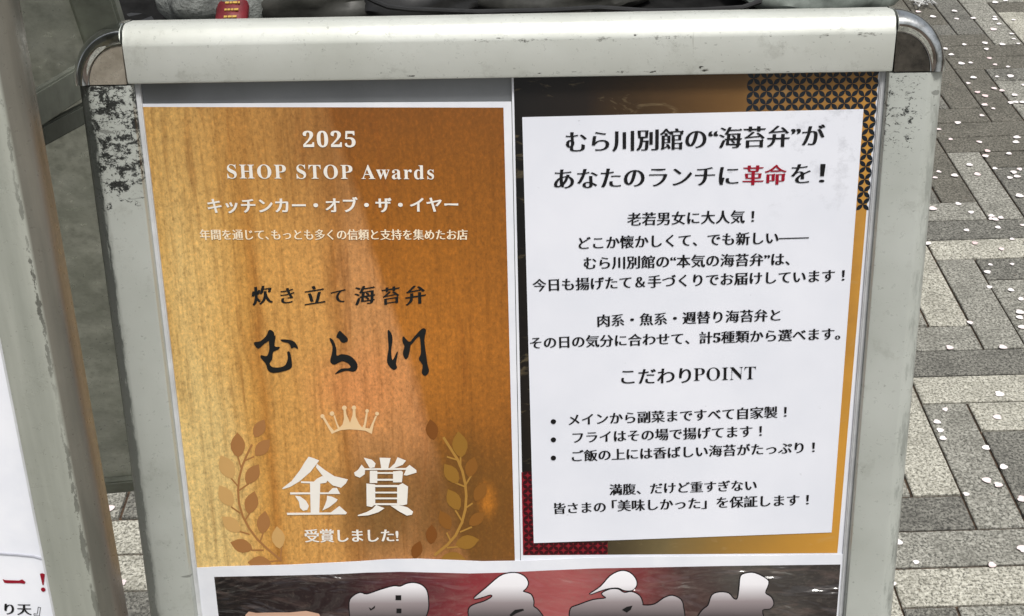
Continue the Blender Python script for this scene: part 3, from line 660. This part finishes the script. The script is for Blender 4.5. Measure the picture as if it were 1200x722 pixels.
big = [(A_, [(95, 330), (91, 235), (112, 200), (150, 182), (185, 190), (260, 165), (330, 146), (365, 148), (400, 133), (440, 128), (480, 140), (506, 168), (515, 215), (515, 270), (500, 330), (520, 420), (300, 470), (90, 420)]),
       (A_, [(765, 210), (830, 155), (900, 95), (950, 76), (1000, 76), (1040, 97), (1055, 128), (1045, 155), (1028, 174), (1070, 190), (1085, 225), (1085, 255), (1110, 275), (1140, 330), (1100, 420), (760, 430), (740, 330), (736, 272), (762, 247), (820, 228), (862, 203), (852, 190), (800, 206)]),
       (B_, [(182, 182), (240, 142), (290, 87), (345, 61), (390, 70), (420, 102), (425, 135), (402, 160), (362, 160), (330, 147), (280, 150), (230, 165)]),
       (B_, [(80, 320), (84, 258), (120, 240), (200, 212), (268, 202), (246, 178), (290, 157), (330, 157), (362, 175), (400, 170), (440, 190), (456, 225), (462, 240), (520, 235), (570, 202), (612, 190), (655, 210), (668, 250), (662, 330), (500, 400), (100, 400)]),
       (B_, [(740, 320), (770, 265), (800, 240), (820, 187), (860, 172), (905, 178), (930, 205), (952, 205), (962, 150), (968, 92), (990, 75), (1040, 72), (1105, 105), (1110, 132), (1095, 175), (1125, 197), (1138, 230), (1120, 256), (1080, 264), (1090, 330), (1080, 420), (760, 420)])]
def brush_white():
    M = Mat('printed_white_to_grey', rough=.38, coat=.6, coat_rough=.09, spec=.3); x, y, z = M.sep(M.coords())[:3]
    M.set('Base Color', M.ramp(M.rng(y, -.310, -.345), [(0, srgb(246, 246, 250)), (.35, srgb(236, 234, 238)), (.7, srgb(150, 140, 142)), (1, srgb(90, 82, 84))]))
    M.bump(M.noise(M.coords(scale=(1, 2.5, 1), rot=(0, 0, .4)), 14, 3), .5, .004, coat=True); return M.m
BW = brush_white()
def grow(P, d):
    out = []; n_ = len(P); ar = sum(P[i][0] * P[(i + 1) % n_][1] - P[(i + 1) % n_][0] * P[i][1] for i in range(n_)); sg = 1 if ar > 0 else -1
    for i in range(n_):
        e = Vector(P[(i + 1) % n_]) - Vector(P[i - 1]); e = e.normalized() if e.length else Vector((1, 0)); out.append((P[i][0] + e.y * d * sg, P[i][1] - e.x * d * sg))
    return out
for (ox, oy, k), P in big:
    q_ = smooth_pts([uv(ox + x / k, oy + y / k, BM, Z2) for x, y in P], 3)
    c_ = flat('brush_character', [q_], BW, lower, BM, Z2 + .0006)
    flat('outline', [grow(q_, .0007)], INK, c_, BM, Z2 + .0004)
holes = [(A_, b4(340, 193, 371, 220)), (A_, b4(345, 265, 372, 290)), (A_, [(195, 258), (210, 266), (230, 248), (228, 262), (205, 276)]), (A_, [(955, 300), (985, 272), (1030, 266), (1034, 275), (990, 292), (965, 309)]), (B_, [(350, 262), (375, 246), (405, 240), (395, 262), (375, 276)])]
for (ox, oy, k), P in holes: flat('ink_mark', [[uv(ox + x / k, oy + y / k, BM, Z2) for x, y in P]], INK, lower, BM, Z2 + .0008)
flat('printed_picture', [smooth_pts([uv(x, y, BM, Z2) for x, y in ((288, 720), (300, 718), (340, 717.5), (374, 719), (380, 760), (330, 775), (285, 760))], 2)], printed('salmon', srgb(206, 168, 146)), lower, BM, Z2 + .0003)

# ---- the neighbour's white poster
nz = .001
npos = sheet('poster', [(-.002, .002), (NB_W + .001, .002), (NB_W + .001, -NB_H - .001), (-.002, -NB_H - .001)], nz, .0004, PAPER, NM,
    label='white poster in the left stand, with a red exclamation mark and black characters', cat='poster')
def ntext(s, a, b, mat, **k): return text(s, a, b, mat, npos, M=NM, z=nz + .0004, **k)
NR = printed('crimson_ink', srgb(140, 20, 40))
flat('red_text_line', [[uv(x / 7.075, 620 + y / 7.075, NM, nz) for x, y in P] for P in ([(22, 412), (45, 420), (160, 424), (185, 414), (214, 436), (205, 452), (170, 446), (60, 446), (38, 442)], [(332, 368), (352, 362), (374, 370), (364, 458), (354, 462)], [(340, 497), (346, 484), (360, 480), (374, 486), (380, 498), (374, 511), (360, 517), (346, 511)])], NR, npos, NM, nz + .0004)
ntext('り天', (5, 714), (37, 714.5), INK, ax=.036, ay=-.004); ntext('』', (40, 716), (47, 717), INK, ax=.0, ay=-.0, serif=False)
cl = [(-40, 647), (0, 648.3), (20, 649.6), (40, 651.5), (50, 654.5), (57, 659)]
bm = bmesh.new(); tube(bm, [(*uv(x, y, NM, nz), nz + .0004) for x, y in cl], .0005, 5)
link('sheet_crease', bm_mesh(bm, True), plain('crease_grey', srgb(178, 180, 190)), npos, NM)

# ------------------------------------------------------------------ paving
def paver_mat(name, lo, hi, dark):
    M = Mat(name, lo, rough=.8, spec=.3); co = M.coords('World')
    a = M.noise(co, 165, 3, .7); b = M.noise(co, 14, 6, .7); v = M.voro(co, 150)
    c = M.mix(M.rng(a, .38, .62), lo, hi)
    c = M.mix(M.math('MULTIPLY', M.rng(M.noise(co, 240, 2, .6), .51, .62), .72), c, dark)
    c = M.mix(M.math('MULTIPLY', M.rng(v, .28, .12), .5), c, dark)
    c = M.mix(M.math('MULTIPLY', M.rng(b, .46, .68), .5), c, tuple(x * .55 for x in lo[:3]) + (1,))
    c = M.mix(M.math('MULTIPLY', M.rng(M.noise(co, 45, 4, .7), .68, .76), .35), c, srgb(120, 82, 52))
    M.set('Base Color', c); M.bump(a, .5, .0015); return M.m
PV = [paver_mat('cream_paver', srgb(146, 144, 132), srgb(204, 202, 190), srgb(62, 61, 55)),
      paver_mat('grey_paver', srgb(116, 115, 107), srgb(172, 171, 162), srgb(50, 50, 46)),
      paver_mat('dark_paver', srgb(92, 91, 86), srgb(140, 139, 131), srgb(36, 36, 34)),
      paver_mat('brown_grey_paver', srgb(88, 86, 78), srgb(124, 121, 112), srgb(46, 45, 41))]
bed = Mat('joint_sand', srgb(58, 50, 42), rough=.95); bed.set('Base Color', bed.mix(bed.rng(bed.noise(bed.coords('World'), 120, 5, .7), .35, .7), srgb(30, 26, 23), srgb(92, 72, 55)))
bm = bmesh.new(); box(bm, (-150, -150, -.4), (150, 150, -.006)); ground = tag(link('ground', bm_mesh(bm), bed.m), kind='structure')
pav = empty('pavement', Matrix.Identity(4), kind='structure'); WM[pav] = Matrix.Identity(4)
UX, UY, X0, Y0 = .0848, .0806, .675, 1.287
def brick_mesh(horizontal, m):
    L, Wd = (4 * UX, UY) if horizontal else (4 * UY, UX); L -= .0042; Wd -= .0042
    a, b = (L / 2, Wd / 2) if horizontal else (Wd / 2, L / 2)
    bm = bmesh.new(); rings = []
    for z, i in ((-.03, 0), (-.0018, 0), (0, .0018)):
        rings.append([bm.verts.new((sx * (a - i), sy * (b - i), z)) for sx, sy in ((-1, -1), (1, -1), (1, 1), (-1, 1))])
    for p, q_ in zip(rings, rings[1:]):
        for k in range(4): bm.faces.new((p[k], p[(k + 1) % 4], q_[(k + 1) % 4], q_[k]))
    bm.faces.new(rings[-1]); me = bm_mesh(bm); me.materials.append(PV[m]); return me
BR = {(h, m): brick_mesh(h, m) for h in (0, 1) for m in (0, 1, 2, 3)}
known = {('H', 0, 7): 0, ('H', 0, -1): 0, ('H', 1, 6): 1, ('H', 1, -2): 1, ('H', 2, -3): 2, ('H', 5, 2): 0, ('H', 6, 1): 0, ('H', 7, 0): 2, ('H', 8, -1): 1, ('H', 11, 4): 2, ('H', 12, 3): 0, ('H', 13, 2): 2, ('H', 14, 1): 1,
         ('V', 0, 3): 0, ('V', 1, 2): 1, ('V', 2, 1): 2, ('V', 2, 9): 0, ('V', 3, 8): 1, ('V', 4, 7): 1, ('V', 5, 14): 1, ('V', 3, 16): 3, ('V', 4, 15): 2, ('V', 6, 13): 2, ('V', 1, 10): 0, ('V', 0, 11): 2, ('V', -1, 4): 2, ('H', 10, 5): 1, ('H', 9, 6): 1}
bricks = []
rr = random.Random(3)
for i in range(-130, 130):
    for j in range(-45, 165):
        for kind, ok in (('V', (i + j - 3) % 8 == 0), ('H', (i + j - 7) % 8 == 0)):
            if not ok: continue
            if kind == 'V': cx, cy = X0 + (i + .5) * UX, Y0 + (j + 2) * UY
            else: cx, cy = X0 + (i + 2) * UX, Y0 + (j + .5) * UY
            m = known.get((kind, i, j) if kind == 'V' else (kind, j, i))
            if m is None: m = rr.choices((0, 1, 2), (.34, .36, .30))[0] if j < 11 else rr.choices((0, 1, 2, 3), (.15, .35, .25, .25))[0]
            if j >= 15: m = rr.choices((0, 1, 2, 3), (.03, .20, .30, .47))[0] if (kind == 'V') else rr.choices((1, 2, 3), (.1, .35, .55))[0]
            v = Vector((cx, cy, 0)) - EYE; zz = v.dot(F); seen = False
            if zz > .3:
                px, py = 600 + FPX * v.dot(RT) / zz, 361 - FPX * v.dot(UP) / zz
                seen = (1000 < px < 1330 and -60 < py < 840) or (60 < px < 210 and 540 < py < 800)
            bricks.append((seen, cy, kind, cx, cy, m))
seen = sorted([b for b in bricks if b[0]], key=lambda b: b[1])[:290]; sset = set(map(id, seen))
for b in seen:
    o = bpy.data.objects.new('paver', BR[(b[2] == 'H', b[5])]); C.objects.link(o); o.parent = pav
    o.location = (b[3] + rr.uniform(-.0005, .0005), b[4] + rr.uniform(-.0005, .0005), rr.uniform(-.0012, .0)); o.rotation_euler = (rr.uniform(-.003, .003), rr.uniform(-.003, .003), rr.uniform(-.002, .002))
V_, F_, MI = [], [], []
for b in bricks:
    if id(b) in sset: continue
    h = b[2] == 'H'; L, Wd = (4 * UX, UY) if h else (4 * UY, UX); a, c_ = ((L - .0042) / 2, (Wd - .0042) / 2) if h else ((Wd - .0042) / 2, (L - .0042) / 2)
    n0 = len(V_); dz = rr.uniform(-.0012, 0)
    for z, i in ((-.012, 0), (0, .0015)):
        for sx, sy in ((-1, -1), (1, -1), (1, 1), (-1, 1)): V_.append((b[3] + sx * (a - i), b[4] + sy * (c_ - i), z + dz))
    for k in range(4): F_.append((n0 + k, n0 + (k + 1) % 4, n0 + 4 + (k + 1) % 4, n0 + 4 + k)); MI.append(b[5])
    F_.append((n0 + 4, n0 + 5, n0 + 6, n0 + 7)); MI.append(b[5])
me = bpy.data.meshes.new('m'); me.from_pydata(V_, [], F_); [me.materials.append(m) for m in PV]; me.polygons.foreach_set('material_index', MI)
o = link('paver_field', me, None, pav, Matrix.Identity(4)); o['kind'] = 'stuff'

# ------------------------------------------------------------------ petals on the pavement
PETAL = Mat('petal', srgb(246, 240, 240), rough=.6); PETAL.set('Base Color', PETAL.mix(PETAL.rng(PETAL.noise(PETAL.coords('World'), 9, 2), .5, .72), srgb(240, 234, 234), srgb(224, 196, 196)))
def petal_mesh(seed):
    r_ = random.Random(seed); bm = bmesh.new(); N = 12; ring = []
    cup = r_.uniform(.0008, .002)
    for k in range(N):
        a = k / N * 2 * math.pi; rx = .0082 * (1 - .12 * math.cos(a)); 
        if k == 0: rx *= .72
        ring.append(bm.verts.new((rx * math.cos(a), .0068 * math.sin(a) * (1 + .15 * math.cos(a)), cup + r_.uniform(-.0003, .0003) + .0006)))
    c0 = bm.verts.new((0, 0, .0006))
    for k in range(N): bm.faces.new((ring[k], ring[(k + 1) % N], c0))
    g = bmesh.ops.extrude_face_region(bm, geom=list(bm.faces))
    for v in g['geom']:
        if isinstance(v, bmesh.types.BMVert): v.co.z -= .0003
    return bm_mesh(bm, True)
PM = [petal_mesh(s) for s in range(5)]
for m in PM: m.materials.append(PETAL.m)
PP = []
def crop(ox, oy, k, L): PP.extend([(ox + x / k, oy + y / k) for x, y in L])
crop(1040, 0, 4.5125, [(567, 16), (625, 4), (352, 62), (367, 102), (455, 98), (568, 92), (570, 104), (668, 108), (558, 158), (238, 90), (655, 182), (670, 208), (690, 234), (605, 237), (517, 230), (522, 263), (406, 237), (305, 262), (338, 291), (388, 338), (440, 335), (540, 310), (570, 345), (638, 355), (580, 407), (648, 407), (425, 442), (455, 414), (475, 491), (518, 510), (565, 472), (603, 481), (670, 506), (650, 546), (680, 542), (717, 545), (515, 556), (560, 577), (497, 613), (370, 652), (270, 687), (590, 128), (160, 66), (720, 452)])
crop(1040, 140, 4.5125, [(487, 122), (526, 170), (520, 196), (434, 244), (473, 292), (568, 261), (356, 300), (270, 278), (250, 311), (685, 97), (680, 122), (643, 184), (697, 266), (665, 284), (645, 311), (683, 304), (695, 408), (372, 448), (240, 476), (441, 494), (550, 512), (548, 528), (600, 521), (568, 532), (419, 588), (585, 573), (210, 660), (460, 656), (659, 636), (602, 688), (718, 562), (334, 107)])
crop(1040, 280, 4.5125, [(543, 138), (658, 137), (530, 178), (537, 257), (650, 273), (707, 319), (697, 392), (700, 418), (712, 470), (437, 447), (326, 577), (607, 577)])
crop(1040, 420, 4.5125, [(589, 192), (304, 273), (260, 340), (276, 383), (294, 426), (582, 314), (522, 475), (527, 650), (614, 576), (583, 674)])
crop(1020, 562, 4.5125, [(142, 333), (240, 440), (643, 455), (800, 370), (800, 108), (505, 80), (118, 553)])
crop(110, 560, 4.457, [(84, 165), (150, 550)])
for k, (px, py) in enumerate(PP):
    p = on_ground(px, py); o = bpy.data.objects.new('petal', PM[k % 5]); C.objects.link(o)
    s = rr.uniform(.62, 1.12) * (1.1 if py < 300 else 1); o.location = (p.x, p.y, .0006); o.scale = (s, s, s)
    o.rotation_euler = (rr.uniform(-.06, .06), rr.uniform(-.06, .06), rr.uniform(-.7, .7) + (math.pi if rr.random() < .5 else 0))
    tag(o, 'single pale petal lying flat among the others scattered on the paving', 'petal', 'fallen petals on the paving')

# petals lying beyond what the photograph shows, thinning out
pr = random.Random(21); cnt_ = 0
while cnt_ < 110:
    x, y = pr.uniform(-1.6, 3.2), pr.uniform(.5, 4.6); v = Vector((x, y, 0)) - EYE; zz = v.dot(F)
    px, py = 600 + FPX * v.dot(RT) / zz, 361 - FPX * v.dot(UP) / zz
    if -20 < px < 1220 and -20 < py < 742: continue
    cnt_ += 1; o = bpy.data.objects.new('petal', PM[cnt_ % 5]); C.objects.link(o); s = pr.uniform(.65, 1.1)
    o.location = (x, y, .0006); o.scale = (s, s, s); o.rotation_euler = (pr.uniform(-.06, .06), pr.uniform(-.06, .06), pr.uniform(-3, 3))
    tag(o, 'single pale petal lying flat among the others scattered on the paving', 'petal', 'fallen petals on the paving')

# ------------------------------------------------------------------ low table with dark things behind the sign
ZT_ = .74
BLACKC = plain('black_cloth', (.012, .012, .012, 1), .95, var=.3, scale=30, spec=.1)
BLACKP = plain('black_plastic', (.02, .02, .02, 1), .35, var=.2, scale=30)
def table():
    X_, XX, Y_, YY = -1.30, .60, 1.76, 2.55
    t = root('folding_table', Matrix.Translation(((X_ + XX) / 2, (Y_ + YY) / 2, 0)), label='low folding table under a black cover behind the poster stand', cat='table')
    bm = bmesh.new(); box(bm, (X_, Y_, ZT_ - .03), (XX, YY, ZT_ - .002), .006); link('table_top', bm_mesh(bm, True), BLACKP, t)
    bm = bmesh.new(); n1, n2 = 60, 34; G = []
    for i in range(n1 + 1):
        for j in range(n2 + 1):
            u_, v_ = i / n1 * 1.16 - .08, j / n2 * 1.3 - .15
            x = X_ - .008 + min(max(u_, 0), 1) * (XX - X_ + .016); y = Y_ - .008 + min(max(v_, 0), 1) * (YY - Y_ + .016)
            over = max(0, -u_, u_ - 1) * (XX - X_) + max(0, -v_, v_ - 1) * (YY - Y_)
            w = noise.noise(Vector((x * 6, y * 6, 0))) * .006 + abs(noise.noise(Vector((x * 3, y * 9, 3)))) * .012
            if over > 0: y += (noise.noise(Vector((x * 14, 0, 5))) * .012) * (1 if 0 <= u_ <= 1 else 0); x += noise.noise(Vector((0, y * 14, 5))) * .012 * (0 if 0 <= u_ <= 1 else 1); w = 0
            G.append(bm.verts.new((x, y, ZT_ + w - over)))
    for i in range(n1):
        for j in range(n2): a = i * (n2 + 1) + j; bm.faces.new((G[a], G[a + n2 + 1], G[a + n2 + 2], G[a + 1]))
    link('cover', bm_mesh(bm, True, R(60)), BLACKC, t)
    for x in (X_ + .06, XX - .06):
        for y in (Y_ + .06, YY - .06):
            bm = bmesh.new(); tube(bm, [(x, y, ZT_ - .03), (x, y, .0)], .013, 10); link('leg', bm_mesh(bm, True), RAIL, t)
    return t
table()
def lump(name, c, size, mat, seed, amp=.25, fine=.08, sub=4, **k):
    bm = bmesh.new(); bmesh.ops.create_icosphere(bm, subdivisions=sub, radius=1)
    for v in bm.verts:
        n_ = v.co.normalized(); d = 1 + amp * noise.noise(n_ * 1.6 + Vector((seed, 0, 0))) + fine * abs(noise.noise(n_ * 5 + Vector((0, seed, 0)))) + fine * .5 * abs(noise.noise(n_ * 11 + Vector((0, 0, seed))))
        v.co = Vector((n_.x * d * size[0], n_.y * d * size[1], max(n_.z * d, -.72) * size[2] + .72 * size[2]))
    me = bm_mesh(bm, True, R(40)); return tag(link(name, me, mat, None, Matrix.Translation(c)), **k)
def at_y(px, py, y):
    d = ray(px, py); return EYE + d * ((y - EYE.y) / d.y)
GBAG = Mat('grey_film', srgb(120, 122, 118), rough=.3, spec=.6); GBAG.set('Base Color', GBAG.mix(GBAG.rng(GBAG.noise(GBAG.coords(), 18, 6, .7), .35, .68), srgb(78, 80, 78), srgb(158, 162, 158)))
GBAG.bump(GBAG.noise(GBAG.coords(), 22, 5, .7), .8, .01)
p = at_y(262, 6, 1.98)
lump('plastic_bag', (p.x * .93, 1.88, ZT_ + .002), (.10, .075, .075), GBAG.m, 2.2, label='crumpled grey plastic bag just above the top rail, left of the middle', cat='bag')
lump('dark_bag', (at_y(480, 6, 1.9).x, 1.93, ZT_ + .002), (.15, .10, .055), BLACKP, 5.5, label='black bag lying behind the top rail, right of the red packet', cat='bag')
DG = plain('dark_grey_cover', srgb(62, 62, 58), .5, var=.3, scale=22, bump=.5)
lump('folded_cloth', (at_y(372, 5, 1.9).x, 1.9, ZT_ + .002), (.12, .08, .06), DG, 9.1, label='dark grey folded cloth between the red packet and the black bag', cat='cloth')
lump('folded_cloth', (at_y(650, 5, 1.9).x, 1.93, ZT_ + .002), (.16, .10, .05), DG, 3.3, label='dark cloth lying under the black cable behind the middle of the top rail', cat='cloth')
GC = plain('grey_green_cloth', srgb(128, 136, 130), .55, var=.22, scale=30, bump=.4)
lump('grey_sheet', (at_y(955, 6, 1.9).x, 1.90, ZT_ + .002), (.135, .09, .05), GC, 7.7, label='pale grey green plastic sheet at the right end behind the top rail', cat='sheet')
# red packet with yellow print
pk = at_y(271, 4, 1.805)
rp = root('red_packet', Matrix.Translation((pk.x, 1.805, ZT_ + .03)), label='red packet with lines of yellow print on the grey bag', cat='packet')
def packet():
    bm = bmesh.new(); n1, n2 = 14, 20; G = []
    w, h = .050, .12
    for i in range(n1):
        a = i / n1 * 2 * math.pi; row = []
        for j in range(n2 + 1):
            t = j / n2; pinch = .35 + .65 * min(1, 6 * min(t, 1 - t) + .05) ** .6
            rx = w / 2 * (1.06 if t in (0, 1) else 1); rz = .014 * pinch
            x = rx * math.cos(a); z = rz * math.sin(a) + .003 * noise.noise(Vector((a * 2, t * 9, 1))); row.append(bm.verts.new((x, (t - .5) * h, z)))
        G.append(row)
    for i in range(n1):
        for j in range(n2): bm.faces.new((G[i][j], G[(i + 1) % n1][j], G[(i + 1) % n1][j + 1], G[i][j + 1]))
    bm.faces.new([g[0] for g in G]); bm.faces.new([g[-1] for g in G][::-1]); return bm_mesh(bm, True, R(60))
MP = Matrix.Translation((pk.x, 1.805, ZT_ + .050)) @ Matrix.Rotation(R(28), 4, 'X')
REDM = plain('red_film', srgb(112, 26, 34), .5, var=.2, scale=40, bump=.5)
link('wrapper', packet(), REDM, rp, MP)
YEL = plain('yellow_print', srgb(190, 156, 72), .4, bump=0)
bm = bmesh.new(); q7 = random.Random(11)
for r_ in range(8):
    x = -.008
    while x < .012:
        wd = q7.uniform(.003, .007); y_ = -.052 + r_ * .0135; box(bm, (x, y_, .0140), (min(x + wd, .014), y_ + .0034, .0162)); x += wd + .0012
o = link('yellow_lettering', bm_mesh(bm), YEL, rp, MP); o['kind'] = 'stuff'
# cable
cab = [at_y(x, y, yy) for x, y, yy in ((425, -6, 1.82), (440, 2, 1.80), (455, 8, 1.79), (480, 11, 1.785), (560, 14, 1.785), (650, 12, 1.785), (700, 9, 1.785), (760, 13, 1.785), (820, 12, 1.785), (870, 9, 1.79), (890, 2, 1.80), (893, -8, 1.83))]
bm = bmesh.new(); tube(bm, [Vector((p.x, p.y, max(p.z, ZT_ + .02))) for p in cab], .0042, 8)
tag(link('cable', bm_mesh(bm, True), BLACKP, None, Matrix.Identity(4)), 'thin black cable looping over the dark things behind the top rail', 'cable')
# twist of clear film at the corner of the table
bm = bmesh.new(); wr = random.Random(4); base = on_ground(1078, 6, .0)
pts = []
p0 = base
for k in range(26): pts.append(p0 + Vector((wr.uniform(-.035, .04), wr.uniform(-.06, .05), .006 + wr.uniform(0, .03))))
tube(bm, pts, .0022, 5)
tag(link('crumpled_wrapper', bm_mesh(bm, True), plain('clear_white_film', srgb(205, 206, 204), .25, bump=0), None, Matrix.Identity(4)), 'crumpled scrap of clear film on the paving beside the right chrome corner', 'litter')
